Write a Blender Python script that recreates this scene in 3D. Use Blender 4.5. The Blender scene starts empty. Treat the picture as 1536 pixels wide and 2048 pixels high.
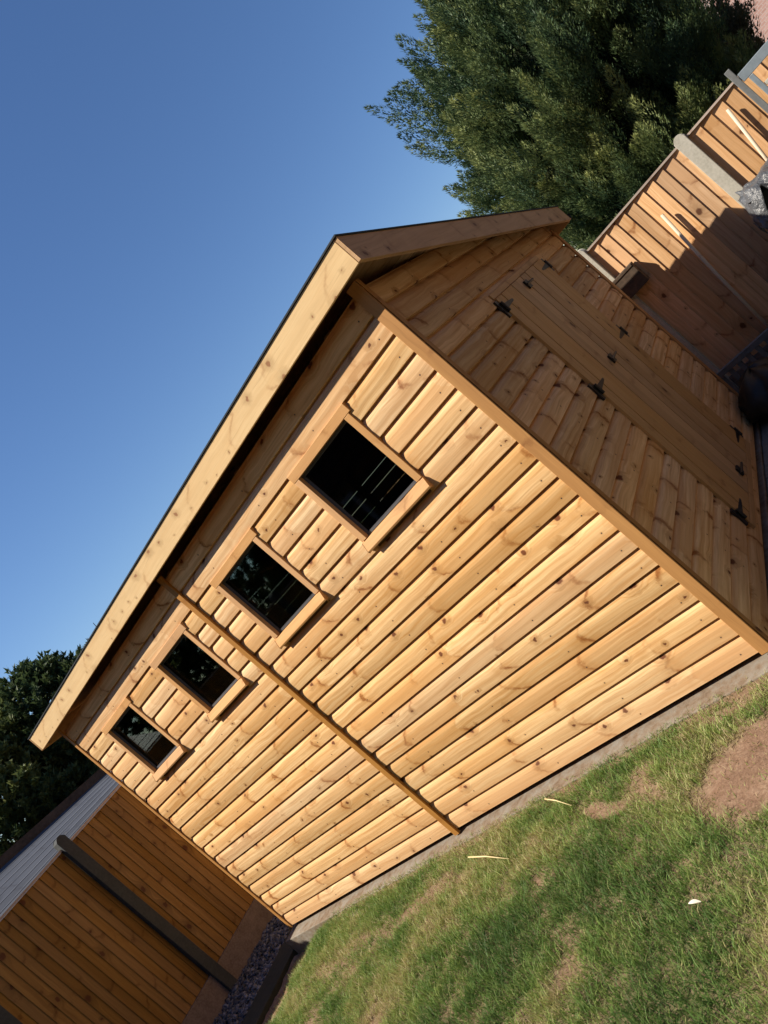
import bpy, math, random
import numpy as np
from mathutils import Vector, Matrix
random.seed(4); rng = np.random.default_rng(4)
S = 1.15                                  # layout units -> metres
scene = bpy.context.scene

# ------------------------------------------------------------------ camera
camd = bpy.data.cameras.new('camera'); cam = bpy.data.objects.new('camera', camd)
scene.collection.objects.link(cam); scene.camera = cam
camd.sensor_fit = 'VERTICAL'; camd.sensor_height = 36; camd.lens = 1482/2048*36
camd.clip_start = .02; camd.clip_end = 3000
CM = Matrix(((0.53901249, 0.60129897, 0.58983479), (0.37086464, 0.459313, -0.80714992), (-0.7562572, 0.65381276, 0.02457492)))
cam.matrix_world = Matrix.Translation(Vector((1.205, -2.639, 1.533))*S) @ CM.to_4x4()

# ------------------------------------------------------------------ light
SUN = Vector((.68, .59, -1)).normalized()          # direction the light travels
ld = bpy.data.lights.new('sun', 'SUN'); ld.energy = 5.0; ld.angle = math.radians(.5); ld.color = (1, .9, .76)
lo = bpy.data.objects.new('sun', ld); scene.collection.objects.link(lo)
lo.rotation_euler = SUN.to_track_quat('-Z', 'Y').to_euler()
w = bpy.data.worlds.new('World'); scene.world = w; w.use_nodes = True
nt = w.node_tree; sky = nt.nodes.new('ShaderNodeTexSky'); sky.sky_type = 'NISHITA'; sky.sun_disc = False
sky.sun_elevation = math.asin(-SUN.z); sky.sun_rotation = math.atan2(-SUN.x, -SUN.y) % (2*math.pi)
sky.altitude = 0; sky.air_density = 1.0; sky.dust_density = .1; sky.ozone_density = 3.5
bg = nt.nodes['Background']; bg.inputs[1].default_value = .082
hsv = nt.nodes.new('ShaderNodeHueSaturation'); hsv.inputs['Saturation'].default_value = 1.14; hsv.inputs['Hue'].default_value = .506; hsv.inputs['Value'].default_value = 1.0
nt.links.new(sky.outputs[0], hsv.inputs['Color']); nt.links.new(hsv.outputs[0], bg.inputs[0])
scene.view_settings.view_transform = 'Standard'; scene.view_settings.look = 'None'
scene.view_settings.exposure = .60; scene.view_settings.gamma = 1

# ------------------------------------------------------------------ helpers
class MB:
    """collects faces with uv (metres) and a per-face random value"""
    def __init__(s): s.v = []; s.f = []; s.uv = []; s.r = []
    def face(s, pts, uvs=None, r=0.):
        n = len(s.v); s.v += [tuple(p) for p in pts]; s.f.append(tuple(range(n, n+len(pts))))
        if uvs is None:
            a = Vector(pts[0]); e = (Vector(pts[1])-a)
            nrm = e.cross(Vector(pts[-1])-a); e = e.normalized() if e.length else Vector((1, 0, 0))
            t = nrm.normalized().cross(e) if nrm.length else Vector((0, 1, 0))
            uvs = [((Vector(p)-a).dot(e), (Vector(p)-a).dot(t)) for p in pts]
        s.uv.append(uvs); s.r.append(r)
    def box(s, a, b, axis=0, r=None, o=None):
        x0, y0, z0 = a; x1, y1, z1 = b
        r = random.random() if r is None else r; ou, ov = o or (random.uniform(0, 50), random.uniform(0, 50))
        P = [(x0, y0, z0), (x1, y0, z0), (x1, y1, z0), (x0, y1, z0), (x0, y0, z1), (x1, y0, z1), (x1, y1, z1), (x0, y1, z1)]
        for k, q in enumerate([(0, 3, 2, 1), (4, 5, 6, 7), (0, 1, 5, 4), (1, 2, 6, 5), (2, 3, 7, 6), (3, 0, 4, 7)]):
            fixed = [2, 2, 1, 0, 1, 0][k]; oth = [i for i in range(3) if i != fixed]
            ua = axis if axis in oth else oth[0]; va = [i for i in oth if i != ua][0]
            s.face([P[i] for i in q], [(P[i][ua]+ou, P[i][va]+ov+k*.3) for i in q], r)
    def obox(s, c, ux, uy, uz, axis=0, r=None):
        """oriented box: centre and three half vectors"""
        c = Vector(c); ux, uy, uz = Vector(ux), Vector(uy), Vector(uz); r = random.random() if r is None else r
        P = [c+i*ux+j*uy+k*uz for k in (-1, 1) for i, j in ((-1, -1), (1, -1), (1, 1), (-1, 1))]
        L = [ux.length, uy.length, uz.length]; ou, ov = random.uniform(0, 50), random.uniform(0, 50)
        Q = [(i*L[0], j*L[1], k*L[2]) for k in (-1, 1) for i, j in ((-1, -1), (1, -1), (1, 1), (-1, 1))]
        for k, q in enumerate([(0, 3, 2, 1), (4, 5, 6, 7), (0, 1, 5, 4), (1, 2, 6, 5), (2, 3, 7, 6), (3, 0, 4, 7)]):
            fixed = [2, 2, 1, 0, 1, 0][k]; oth = [i for i in range(3) if i != fixed]
            ua = axis if axis in oth else oth[0]; va = [i for i in oth if i != ua][0]
            s.face([P[i] for i in q], [(Q[i][ua]+ou, Q[i][va]+ov+k*.3) for i in q], r)
    def sweep(s, prof, p0, p1, uax, r=None, cap=True):
        """prof: list of points giving offsets at both ends via functions p0(pt), p1(pt); closed loop"""
        r = random.random() if r is None else r; ou, ov = random.uniform(0, 50), 10.*random.randint(0, 9); acc = 0
        A = [Vector(p0(q)) for q in prof]; B = [Vector(p1(q)) for q in prof]; n = len(prof)
        for i in range(n):
            j = (i+1) % n; d = (A[j]-A[i]).length
            s.face([A[i], B[i], B[j], A[j]], [(A[i][uax]+ou, acc+ov), (B[i][uax]+ou, acc+ov), (B[j][uax]+ou, acc+d+ov), (A[j][uax]+ou, acc+d+ov)], r); acc += d
        if cap: s.face(A[::-1], None, r); s.face(B, None, r)
    def tube(s, pts, rad, n=8, r=0.):
        pts = [Vector(p) for p in pts]; rings = []
        rad = rad if isinstance(rad, (list, tuple)) else [rad]*len(pts)
        for i, p in enumerate(pts):
            t = (pts[min(i+1, len(pts)-1)]-pts[max(i-1, 0)]).normalized()
            a = t.orthogonal().normalized(); b = t.cross(a)
            if rings and i: 
                a = (pa - t*pa.dot(t)).normalized(); b = t.cross(a)
            pa = a; rings.append([p+rad[i]*(math.cos(2*math.pi*k/n)*a+math.sin(2*math.pi*k/n)*b) for k in range(n)])
        L = 0
        for i in range(len(rings)-1):
            d = (pts[i+1]-pts[i]).length
            for k in range(n):
                j = (k+1) % n; c = 2*math.pi*rad[i]/n
                s.face([rings[i][k], rings[i][j], rings[i+1][j], rings[i+1][k]], [(L, k*c), (L, k*c+c), (L+d, k*c+c), (L+d, k*c)], r)
            L += d
        s.face(rings[0][::-1], None, r); s.face(rings[-1], None, r)
    def build(s, name, mat, parent=None, bevel=0, smooth=False):
        org = Vector(parent['_o']) if parent is not None and '_o' in parent else Vector((0, 0, 0))
        me = bpy.data.meshes.new(name)
        me.from_pydata([tuple((Vector(p)-org)*S) for p in s.v], [], s.f)
        uvl = me.uv_layers.new(name='UVMap'); flat = [c*S for u in s.uv for q in u for c in q]
        uvl.data.foreach_set('uv', flat)
        at = me.attributes.new('rnd', 'FLOAT', 'FACE'); at.data.foreach_set('value', s.r)
        if smooth or bevel:
            import bmesh
            bm = bmesh.new(); bm.from_mesh(me); bmesh.ops.remove_doubles(bm, verts=bm.verts, dist=1e-5); bm.to_mesh(me); bm.free()
        if smooth: me.polygons.foreach_set('use_smooth', [True]*len(me.polygons))
        me.materials.append(mat)
        o = bpy.data.objects.new(name, me); scene.collection.objects.link(o)
        if parent is not None: o.parent = parent; o['_o'] = tuple(org)
        if bevel:
            m = o.modifiers.new('b', 'BEVEL'); m.width = bevel; m.segments = 2; m.limit_method = 'ANGLE'; m.angle_limit = math.radians(40)
        return o

def tag(o, label=None, cat=None, group=None, kind=None):
    if label: o['label'] = label
    if cat: o['category'] = cat
    if group: o['group'] = group
    if kind: o['kind'] = kind
    return o
def empty(name, loc, label, cat, group=None):
    o = bpy.data.objects.new(name, None); scene.collection.objects.link(o)
    o.location = Vector(loc)*S; o['_o'] = tuple(loc); o.empty_display_size = .1
    return tag(o, label, cat, group)

def raw_mesh(name, V, F, mat, rnd=None, parent=None, attrs=None, org=(0, 0, 0), smooth=False):
    """fast path: V (n,3) in layout units, F (m,k)"""
    me = bpy.data.meshes.new(name); V = (np.asarray(V, dtype=np.float64)-np.array(org))*S; F = np.asarray(F); k = F.shape[1]
    me.vertices.add(len(V)); me.vertices.foreach_set('co', V.ravel())
    me.loops.add(F.size); me.loops.foreach_set('vertex_index', F.ravel().astype(np.int32))
    me.polygons.add(len(F)); me.polygons.foreach_set('loop_start', np.arange(0, F.size, k, dtype=np.int32))
    me.update(calc_edges=True); me.validate()
    if rnd is not None:
        a = me.attributes.new('rnd', 'FLOAT', 'FACE'); a.data.foreach_set('value', np.asarray(rnd, dtype=np.float32))
    for n_, (dom, val) in (attrs or {}).items():
        a = me.attributes.new(n_, 'FLOAT', dom); a.data.foreach_set('value', np.asarray(val, dtype=np.float32))
    if smooth: me.polygons.foreach_set('use_smooth', [True]*len(me.polygons))
    me.materials.append(mat); o = bpy.data.objects.new(name, me); scene.collection.objects.link(o)
    if parent is not None: o.parent = parent
    return o

# ------------------------------------------------------------------ materials
class N:
    def __init__(s, name):
        s.m = bpy.data.materials.new(name); s.m.use_nodes = True; s.t = s.m.node_tree; s.b = s.t.nodes['Principled BSDF']
    def n(s, typ, **kw):
        x = s.t.nodes.new(typ)
        for k, v in kw.items(): setattr(x, k, v)
        return x
    def l(s, a, b): s.t.links.new(a, b)
    def put(s, sock, v):
        if hasattr(v, 'links') or hasattr(v, 'is_output'): s.l(v, sock)
        else: sock.default_value = v
    def math(s, op, a, b=None, c=None):
        x = s.n('ShaderNodeMath', operation=op)
        for i, v in enumerate((a, b, c)):
            if v is not None: s.put(x.inputs[i], v)
        return x.outputs[0]
    def vec(s, x, y, z=0.):
        c = s.n('ShaderNodeCombineXYZ')
        for i, v in enumerate((x, y, z)): s.put(c.inputs[i], v)
        return c.outputs[0]
    def noise(s, vec, scale, detail=3, rough=.5, dist=0.):
        x = s.n('ShaderNodeTexNoise'); s.l(vec, x.inputs['Vector']); x.inputs['Scale'].default_value = scale
        x.inputs['Detail'].default_value = detail; x.inputs['Roughness'].default_value = rough; x.inputs['Distortion'].default_value = dist
        return x.outputs['Fac']
    def ramp(s, fac, stops):
        x = s.n('ShaderNodeValToRGB'); s.l(fac, x.inputs[0]); e = x.color_ramp.elements
        while len(e) < len(stops): e.new(.5)
        for k, (p, c) in enumerate(stops):
            e[k].position = p; e[k].color = (*c, 1) if isinstance(c, (tuple, list)) else (c, c, c, 1)
        return x.outputs[0]
    def mix(s, fac, a, b, mode='MIX'):
        x = s.n('ShaderNodeMix', data_type='RGBA', blend_type=mode)
        s.put(x.inputs[0], fac)
        for i, v in ((6, a), (7, b)):
            if isinstance(v, (tuple, list)): x.inputs[i].default_value = (*v, 1)
            else: s.l(v, x.inputs[i])
        return x.outputs[2]
    def bump(s, h, strength=.3, dist=.002):
        x = s.n('ShaderNodeBump'); x.inputs['Strength'].default_value = strength; x.inputs['Distance'].default_value = dist
        s.l(h, x.inputs['Height']); s.l(x.outputs[0], s.b.inputs['Normal'])
    def done(s, col=None, rough=.6, spec=.3, metal=0):
        if col is not None:
            if isinstance(col, (tuple, list)): s.b.inputs['Base Color'].default_value = (*col, 1)
            else: s.l(col, s.b.inputs['Base Color'])
        s.b.inputs['Roughness'].default_value = rough; s.b.inputs['Specular IOR Level'].default_value = spec
        s.b.inputs['Metallic'].default_value = metal
        return s.m

def wood(name, light, dark, knot=(.13, .05, .02), knots=.5, rough=.62, vary=.28, grain=.55, kscale=5., grey=None, mark=.5, nails=False):
    k = N(name); uv = k.n('ShaderNodeUVMap', uv_map='UVMap'); sp = k.n('ShaderNodeSeparateXYZ'); k.l(uv.outputs[0], sp.inputs[0])
    u, v = sp.outputs[0], sp.outputs[1]
    at = k.n('ShaderNodeAttribute', attribute_name='rnd'); rn = at.outputs['Fac']
    wob = k.noise(k.vec(u, v), 3., 2)
    vw = k.math('ADD', v, k.math('MULTIPLY', k.math('SUBTRACT', wob, .5), .05))
    vo = k.n('ShaderNodeTexVoronoi', voronoi_dimensions='2D'); vo.inputs['Scale'].default_value = kscale
    k.l(k.vec(k.math('MULTIPLY', u, .75), k.math('ADD', vw, k.math('MULTIPLY', k.noise(k.vec(u, v), 30., 3), .045))), vo.inputs['Vector']); d = vo.outputs['Distance']
    sc = k.n('ShaderNodeSeparateColor'); k.l(vo.outputs['Color'], sc.inputs[0])
    has = k.math('GREATER_THAN', sc.outputs[0], 1-knots)
    size = k.math('ADD', k.math('MULTIPLY', k.math('POWER', sc.outputs[1], 2.), .11), .028)
    kn = k.n('ShaderNodeMapRange', interpolation_type='SMOOTHSTEP'); k.l(k.math('DIVIDE', d, size), kn.inputs[0])
    kn.inputs[1].default_value = 1.15; kn.inputs[2].default_value = .55
    km = k.math('MULTIPLY', kn.outputs[0], has)
    halo = k.n('ShaderNodeMapRange', interpolation_type='SMOOTHSTEP'); k.l(k.math('DIVIDE', d, size), halo.inputs[0])
    halo.inputs[1].default_value = 3.8; halo.inputs[2].default_value = .8
    hm = k.math('MULTIPLY', halo.outputs[0], has)
    # grain lines, bent round the knots
    gv = k.vec(k.math('MULTIPLY', u, 1.3), k.math('ADD', k.math('MULTIPLY', vw, 46.), k.math('MULTIPLY', hm, 2.6)), rn)
    g1 = k.noise(gv, 1., 5, .6, .4)
    g2 = k.noise(k.vec(k.math('MULTIPLY', u, 4.), k.math('MULTIPLY', v, 260.)), 1., 2)
    big = k.noise(k.vec(k.math('MULTIPLY', u, 2.2), k.math('MULTIPLY', v, 9.)), 1., 3, .55, .6)
    c = k.mix(k.ramp(k.math('ADD', k.math('MULTIPLY', g1, .75), k.math('MULTIPLY', big, .25)), [(.34, 1.), (.62, 0.)]), light, dark)
    c = k.mix(grain, light, c)
    streak = k.ramp(k.noise(k.vec(k.math('MULTIPLY', u, 2.6), k.math('MULTIPLY', vw, 85.), rn), 1., 4, .7), [(.55, 0.), (.72, 1.)])
    c = k.mix(k.math('MULTIPLY', streak, .42), c, tuple(x*.62 for x in dark))
    c = k.mix(k.math('MULTIPLY', k.ramp(big, [(.45, 0.), (.72, 1.)]), .38), c, tuple(x*.78 for x in dark))
    # growth marks: curved bands crossing each board at uneven distances, with a change of tone from one to the next
    wl = k.math('DIVIDE', k.math('SUBTRACT', k.math('MODULO', v, 11.5), .062), .06)
    wl = k.math('MINIMUM', k.math('MAXIMUM', wl, -1.4), 1.4)
    skew = k.math('MULTIPLY', k.math('SUBTRACT', k.noise(k.vec(k.math('MULTIPLY', u, 1.7), k.math('MULTIPLY', v, .5), rn), 1., 1), .5), .5)
    tt = k.math('ADD', k.math('MULTIPLY', u, 1.75), k.math('ADD', k.math('MULTIPLY', k.math('MULTIPLY', wl, wl), k.math('SUBTRACT', k.math('MULTIPLY', k.noise(k.vec(u, 3.), 1.3, 2), .16), .17)), k.math('MULTIPLY', skew, wl)))
    tt = k.math('ADD', k.math('ADD', tt, k.math('MULTIPLY', k.noise(k.vec(u, v), 22., 4, .65), .15)), k.math('MULTIPLY', rn, 37.))
    ce = k.n('ShaderNodeTexVoronoi', voronoi_dimensions='1D', feature='DISTANCE_TO_EDGE'); ce.inputs['Scale'].default_value = 1; k.l(tt, ce.inputs['W'])
    cc = k.n('ShaderNodeTexVoronoi', voronoi_dimensions='1D'); cc.inputs['Scale'].default_value = 1; k.l(tt, cc.inputs['W'])
    s2 = k.n('ShaderNodeSeparateColor'); k.l(cc.outputs['Color'], s2.inputs[0])
    em = k.n('ShaderNodeMapRange', interpolation_type='SMOOTHSTEP'); k.l(ce.outputs[0], em.inputs[0]); em.inputs[1].default_value = .045; em.inputs[2].default_value = .0
    soft = k.n('ShaderNodeMapRange', interpolation_type='SMOOTHSTEP'); k.l(ce.outputs[0], soft.inputs[0]); soft.inputs[1].default_value = .22; soft.inputs[2].default_value = 0.
    brk = k.ramp(k.noise(k.vec(u, v), 7., 3, .6), [(.42, 0.), (.6, 1.)])
    c = k.mix(k.math('MULTIPLY', soft.outputs[0], k.math('MULTIPLY', brk, .55*mark)), c, dark)
    c = k.mix(k.math('MINIMUM', k.math('MULTIPLY', k.math('MULTIPLY', em.outputs[0], brk), .98*mark), 1.), c, (dark[0]*.52, dark[1]*.38, dark[2]*.32))
    c = k.mix(k.math('MINIMUM', k.math('MULTIPLY', k.math('POWER', s2.outputs[0], 1.6), .62*mark), 1.), c, tuple(x*1.10 for x in dark))
    c = k.mix(k.math('MULTIPLY', hm, .55), c, tuple(x*.66 for x in dark))
    c = k.mix(km, c, knot)
    if nails:      # one nail per board at every stud, with a faint stain round it
        tc = k.n('ShaderNodeTexCoord'); so = k.n('ShaderNodeSeparateXYZ'); k.l(tc.outputs['Object'], so.inputs[0])
        hx = k.math('SUBTRACT', k.math('MODULO', k.math('ADD', k.math('ADD', so.outputs[0], so.outputs[1]), 50.3), .61), .3)
        hz = k.math('SUBTRACT', k.math('MODULO', k.math('ADD', so.outputs[2], -.0335), .1045*1.15), .036)
        dd = k.math('SQRT', k.math('ADD', k.math('MULTIPLY', hx, hx), k.math('MULTIPLY', hz, hz)))
        c = k.mix(k.math('MULTIPLY', k.math('LESS_THAN', dd, .0095), .3), c, dark)
        c = k.mix(k.math('LESS_THAN', dd, .0040), c, (.09, .06, .045))
    val = k.math('ADD', k.math('MULTIPLY', rn, vary), 1-vary*.62)
    val = k.math('MULTIPLY', val, k.math('ADD', .93, k.math('MULTIPLY', g2, .14)))
    hs = k.n('ShaderNodeHueSaturation'); k.l(c, hs.inputs['Color']); k.l(val, hs.inputs['Value'])
    k.l(k.math('SUBTRACT', 1.07, k.math('MULTIPLY', k.math('FRACT', k.math('MULTIPLY', rn, 7.3)), .14)), hs.inputs['Saturation'])
    c = hs.outputs[0]
    if grey: c = k.mix(k.ramp(k.noise(k.vec(u, v), 7., 4), [(.4, 0.), (.6, .85)]), c, grey)
    k.bump(k.math('SUBTRACT', k.math('ADD', g1, k.math('MULTIPLY', g2, .5)), k.math('MULTIPLY', km, .4)), .35, .0015)
    return k.done(c, rough, .25)

M = {}
M['clad'] = wood('larch_cladding', (.90, .635, .345), (.56, .30, .115), knot=(.14, .05, .02), knots=.44, vary=.36, mark=1.2, grain=1., kscale=6., rough=.85, nails=True)
M['clad_side'] = M['clad']
M['trim'] = wood('planed_trim', (.50, .255, .08), (.36, .165, .05), knots=.12, vary=.12)
M['frame'] = wood('window_frame_wood', (.70, .41, .19), (.52, .27, .10), knots=.12, vary=.12)
M['fascia'] = wood('pale_fascia', (.86, .62, .32), (.72, .45, .19), knots=.75, knot=(.36, .17, .07), vary=.1, grain=.5, kscale=9.)
M['barge'] = wood('bargeboard_wood', (.60, .37, .18), (.44, .25, .10), knots=.4, knot=(.2, .09, .04), vary=.1, kscale=8.)
M['door'] = wood('door_wood', (.62, .38, .17), (.46, .25, .09), knots=.25, vary=.16)
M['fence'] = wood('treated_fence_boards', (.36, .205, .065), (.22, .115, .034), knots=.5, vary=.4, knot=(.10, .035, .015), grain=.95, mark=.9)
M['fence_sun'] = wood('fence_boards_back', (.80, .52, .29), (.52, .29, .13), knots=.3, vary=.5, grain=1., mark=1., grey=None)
M['fence_tip'] = wood('fence_weathered_edge', (.5, .42, .36), (.4, .3, .24), knots=.1, vary=.3)
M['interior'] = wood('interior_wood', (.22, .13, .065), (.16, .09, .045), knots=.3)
M['greywood'] = wood('grey_weathered_wood', (.11, .12, .138), (.06, .065, .078), knots=.1, knot=(.1, .1, .1), vary=.3)
M['cane'] = wood('cane_wood', (.82, .72, .56), (.7, .58, .42), knots=.1)

def simple(name, cols, scale=20, rough=.8, spec=.25, metal=0, bump=.3, bd=.003, detail=5):
    k = N(name); tc = k.n('ShaderNodeTexCoord'); n1 = k.noise(tc.outputs['Object'], scale, detail, .6)
    n2 = k.noise(tc.outputs['Object'], scale*.18, 3, .5)
    f = k.math('ADD', k.math('MULTIPLY', n1, .6), k.math('MULTIPLY', n2, .4))
    st = [(.32+.36*i/(len(cols)-1), c) for i, c in enumerate(cols)]
    k.bump(n1, bump, bd); return k.done(k.ramp(f, st), rough, spec, metal)
M['concrete'] = simple('concrete', [(.12, .08, .05), (.20, .15, .105), (.235, .205, .165), (.27, .25, .215)], 22, bump=.8, bd=.006)
M['post_shade'] = simple('dark_stained_post', [(.045, .05, .05), (.075, .08, .08)], 40, .85)  # concrete of the left fence posts, with their shade put into the darker colour
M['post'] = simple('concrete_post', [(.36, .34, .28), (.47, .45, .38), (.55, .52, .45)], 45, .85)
M['gravelboard'] = simple('gravel_board_concrete', [(.14, .10, .085), (.21, .165, .14), (.27, .215, .19)], 60)
M['paving'] = simple('dark_paving', [(.12, .125, .12), (.19, .20, .19), (.26, .26, .25)], 26)
M['felt'] = simple('mineral_felt', [(.035, .04, .045), (.06, .07, .08)], 300, .9)
M['iron'] = simple('black_iron', [(.012, .011, .011), (.025, .022, .02)], 60, .45, .5)
M['steel_blue'] = simple('blue_grey_paint', [(.17, .21, .24), (.24, .29, .33)], 30, .5, .4)
M['black_plastic'] = simple('black_plastic', [(.008, .009, .009), (.016, .017, .017)], 12, .5, .4)
M['grey_plastic'] = simple('grey_plastic_sheet', [(.03, .033, .038), (.15, .16, .175)], 14, .28, .6, bump=1., bd=.03)
M['rail'] = simple('dark_grey_painted_wood', [(.12, .13, .13), (.2, .21, .21)], 30, .7)
M['timber_dark'] = simple('dark_sleeper', [(.03, .036, .028), (.06, .06, .045)], 30)
M['soil'] = simple('soil', [(.14, .095, .06), (.24, .165, .11), (.33, .24, .165)], 60, .95, .1, bump=.8, bd=.01)
M['ground'] = simple('far_ground', [(.05, .065, .025), (.09, .10, .04)], 1.5, .95, .1)
M['straw'] = simple('dry_straw', [(.62, .5, .25), (.74, .62, .36)], 20)
M['petal'] = simple('pale_scrap', [(.7, .66, .55), (.8, .76, .66)], 20)
M['bark'] = simple('bark', [(.05, .035, .025), (.12, .085, .06)], 25, .95)
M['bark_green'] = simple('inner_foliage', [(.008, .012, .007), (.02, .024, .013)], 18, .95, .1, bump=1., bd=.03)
M['twig'] = simple('bare_twigs', [(.07, .05, .05), (.12, .09, .09)], 25, .95)
M['rooftile'] = simple('roof_tiles', [(.09, .05, .04), (.15, .08, .06)], 12)
M['upvc'] = simple('white_window_paint', [(.7, .7, .7), (.8, .8, .8)], 5, .4)

def stone():
    k = N('slate_chippings'); at = k.n('ShaderNodeAttribute', attribute_name='rnd')
    return k.done(k.ramp(at.outputs['Fac'], [(0, (.05, .055, .07)), (.6, (.11, .12, .145)), (1, (.24, .25, .29))]), .55, .4)
M['stone'] = stone()
def leafmat(name, stops, rough=.55, trans=.25):
    k = N(name); at = k.n('ShaderNodeAttribute', attribute_name='rnd')
    c = k.ramp(at.outputs['Fac'], stops); k.done(c, rough, .25)
    tr = k.n('ShaderNodeBsdfTranslucent'); k.l(c, tr.inputs[0]); mx = k.n('ShaderNodeMixShader'); mx.inputs[0].default_value = trans
    out = k.t.nodes['Material Output']; k.l(k.b.outputs[0], mx.inputs[1]); k.l(tr.outputs[0], mx.inputs[2]); k.l(mx.outputs[0], out.inputs[0])
    return k.m
M['conifer'] = leafmat('conifer_fronds', [(0, (.014, .03, .02)), (.4, (.05, .095, .045)), (.7, (.14, .19, .07)), (1, (.36, .39, .14))])
M['conifer2'] = leafmat('dull_conifer_fronds', [(0, (.035, .032, .022)), (.5, (.10, .10, .05)), (1, (.20, .175, .10))])
M['hedge'] = leafmat('hedge_leaves', [(0, (.03, .055, .026)), (.5, (.08, .12, .045)), (1, (.19, .22, .07))])
M['grass'] = leafmat('grass_blades', [(0, (.085, .165, .045)), (.35, (.18, .30, .075)), (.6, (.32, .41, .12)), (.82, (.50, .47, .21)), (1, (.52, .42, .26))], .5, .3)

def lawnmat():
    k = N('lawn_soil'); at = k.n('ShaderNodeAttribute', attribute_name='green'); tc = k.n('ShaderNodeTexCoord')
    n = k.noise(tc.outputs['Object'], 55, 7, .75); n2 = k.noise(tc.outputs['Object'], 9, 4, .6)
    so = k.ramp(k.math('ADD', k.math('MULTIPLY', n, .6), k.math('MULTIPLY', n2, .4)), [(.3, (.13, .075, .045)), (.5, (.26, .165, .11)), (.7, (.42, .30, .21))])
    gr = k.ramp(n, [(.3, (.11, .10, .05)), (.7, (.26, .22, .12))])
    k.bump(n, .9, .012)
    return k.done(k.mix(at.outputs['Fac'], so, gr), .95, .1)
M['lawn'] = lawnmat()
def brick():
    k = N('pink_brick'); tc = k.n('ShaderNodeTexCoord'); sp = k.n('ShaderNodeSeparateXYZ'); k.l(tc.outputs['Object'], sp.inputs[0])
    b = k.n('ShaderNodeTexBrick'); k.l(k.vec(sp.outputs[0], sp.outputs[2]), b.inputs['Vector']); b.inputs['Scale'].default_value = 4.4
    b.inputs['Color1'].default_value = (.55, .34, .29, 1); b.inputs['Color2'].default_value = (.42, .24, .2, 1); b.inputs['Mortar'].default_value = (.5, .42, .38, 1)
    b.inputs['Mortar Size'].default_value = .02
    return k.done(b.outputs[0], .85, .2)
M['brick'] = brick()
M['brick_dark'] = simple('dark_brown_brick', [(.07, .04, .03), (.12, .07, .05)], 12)
def glass():
    k = N('window_glass'); gl = k.n('ShaderNodeBsdfGlossy'); gl.inputs['Roughness'].default_value = .02; gl.inputs[0].default_value = (.9, .95, .93, 1)
    tr = k.n('ShaderNodeBsdfTransparent'); tr.inputs[0].default_value = (.42, .46, .45, 1)
    fr = k.n('ShaderNodeFresnel'); fr.inputs[0].default_value = 1.45; mx = k.n('ShaderNodeMixShader')
    k.l(k.math('MULTIPLY', fr.outputs[0], .8), mx.inputs[0]); k.l(tr.outputs[0], mx.inputs[1]); k.l(gl.outputs[0], mx.inputs[2])
    k.l(mx.outputs[0], k.t.nodes['Material Output'].inputs[0]); return k.m
M['glass'] = glass()
M['dark_glass'] = simple('far_window_glass', [(.02, .025, .03), (.03, .035, .04)], 3, .1, .6)

# ------------------------------------------------------------------ ground
def gz(x, y):
    t = np.clip((-3.25-x)/.8, 0, 1)
    return -.036-.119*t*t*(3-2*t)
g = MB(); g.face([(-900, -900, -.21), (900, -900, -.21), (900, 900, -.21), (-900, 900, -.21)])
tag(g.build('ground', M['ground']), kind='structure')

def vnoise(x, y, s, seed):
    r = np.random.default_rng(seed); n = 64; G = r.random((n, n))
    X = x*s; Y = y*s; i = np.floor(X).astype(int); j = np.floor(Y).astype(int); fx = X-i; fy = Y-j
    fx = fx*fx*(3-2*fx); fy = fy*fy*(3-2*fy); g_ = lambda a, b: G[a % n, b % n]
    return (g_(i, j)*(1-fx)+g_(i+1, j)*fx)*(1-fy)+(g_(i, j+1)*(1-fx)+g_(i+1, j+1)*fx)*fy
def fbm(x, y, s, seed): return (vnoise(x, y, s, seed)+.5*vnoise(x, y, s*2.1, seed+1)+.25*vnoise(x, y, s*4.3, seed+2))/1.75
SLAB_Y = -.112
def green(x, y):
    """0 bare soil .. 1 dense turf"""
    wx = x+.16*(fbm(x, y, 5., 11)-.5); wy = y+.16*(fbm(x, y, 5., 17)-.5)
    n = fbm(x, y, 3.2, 3); n2 = fbm(x, y, 11., 8)
    v = .22+.78*np.clip((n*.5+n2*.5-.25)*4.2, 0, 1)
    def ell(cx, cy, rx, ry, a=0.):
        c, s_ = math.cos(a), math.sin(a); dx = wx-cx; dy = wy-cy
        return np.sqrt(((dx*c+dy*s_)/rx)**2+((-dx*s_+dy*c)/ry)**2)
    for e, k_ in ((ell(-.10, -.54, .24, .22, .2), 1.), (ell(-.84, -.40, .16, .05, -.1), .9), (ell(-2.15, -.40, .42, .06, .2), .6), (ell(-2.9, -.50, .35, .06, .1), .45), (ell(-.32, -.20, .22, .035), .6), (ell(-.35, -.80, .10, .05, .4), .5)):
        v *= 1-k_*np.clip((1.15-e)/.35, 0, 1)
    v *= 1-.5*np.clip((SLAB_Y-.0-y < .05)*1., 0, 1)
    v *= np.clip((x+3.72)/.10, 0, 1)
    return v
X0, X1, Y0, Y1 = -4.06, 3.6, -4.6, SLAB_Y-.0
nx, ny = 300, 190
xs = np.linspace(X0, X1, nx); ys = Y1-(Y1-Y0)*np.linspace(0, 1, ny)**1.3; XX, YY = np.meshgrid(xs, ys)
ZZ = gz(XX, YY)+.028*(fbm(XX, YY, 9., 5)-.5)*np.clip((Y1-YY)/.05, 0, 1)+.012*(fbm(XX, YY, 40., 9)-.5)
V = np.stack([XX.ravel(), YY.ravel(), ZZ.ravel()], 1); idx = np.arange(nx*ny).reshape(ny, nx)
F = np.stack([idx[:-1, :-1], idx[1:, :-1], idx[1:, 1:], idx[:-1, 1:]], -1).reshape(-1, 4)
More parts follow.
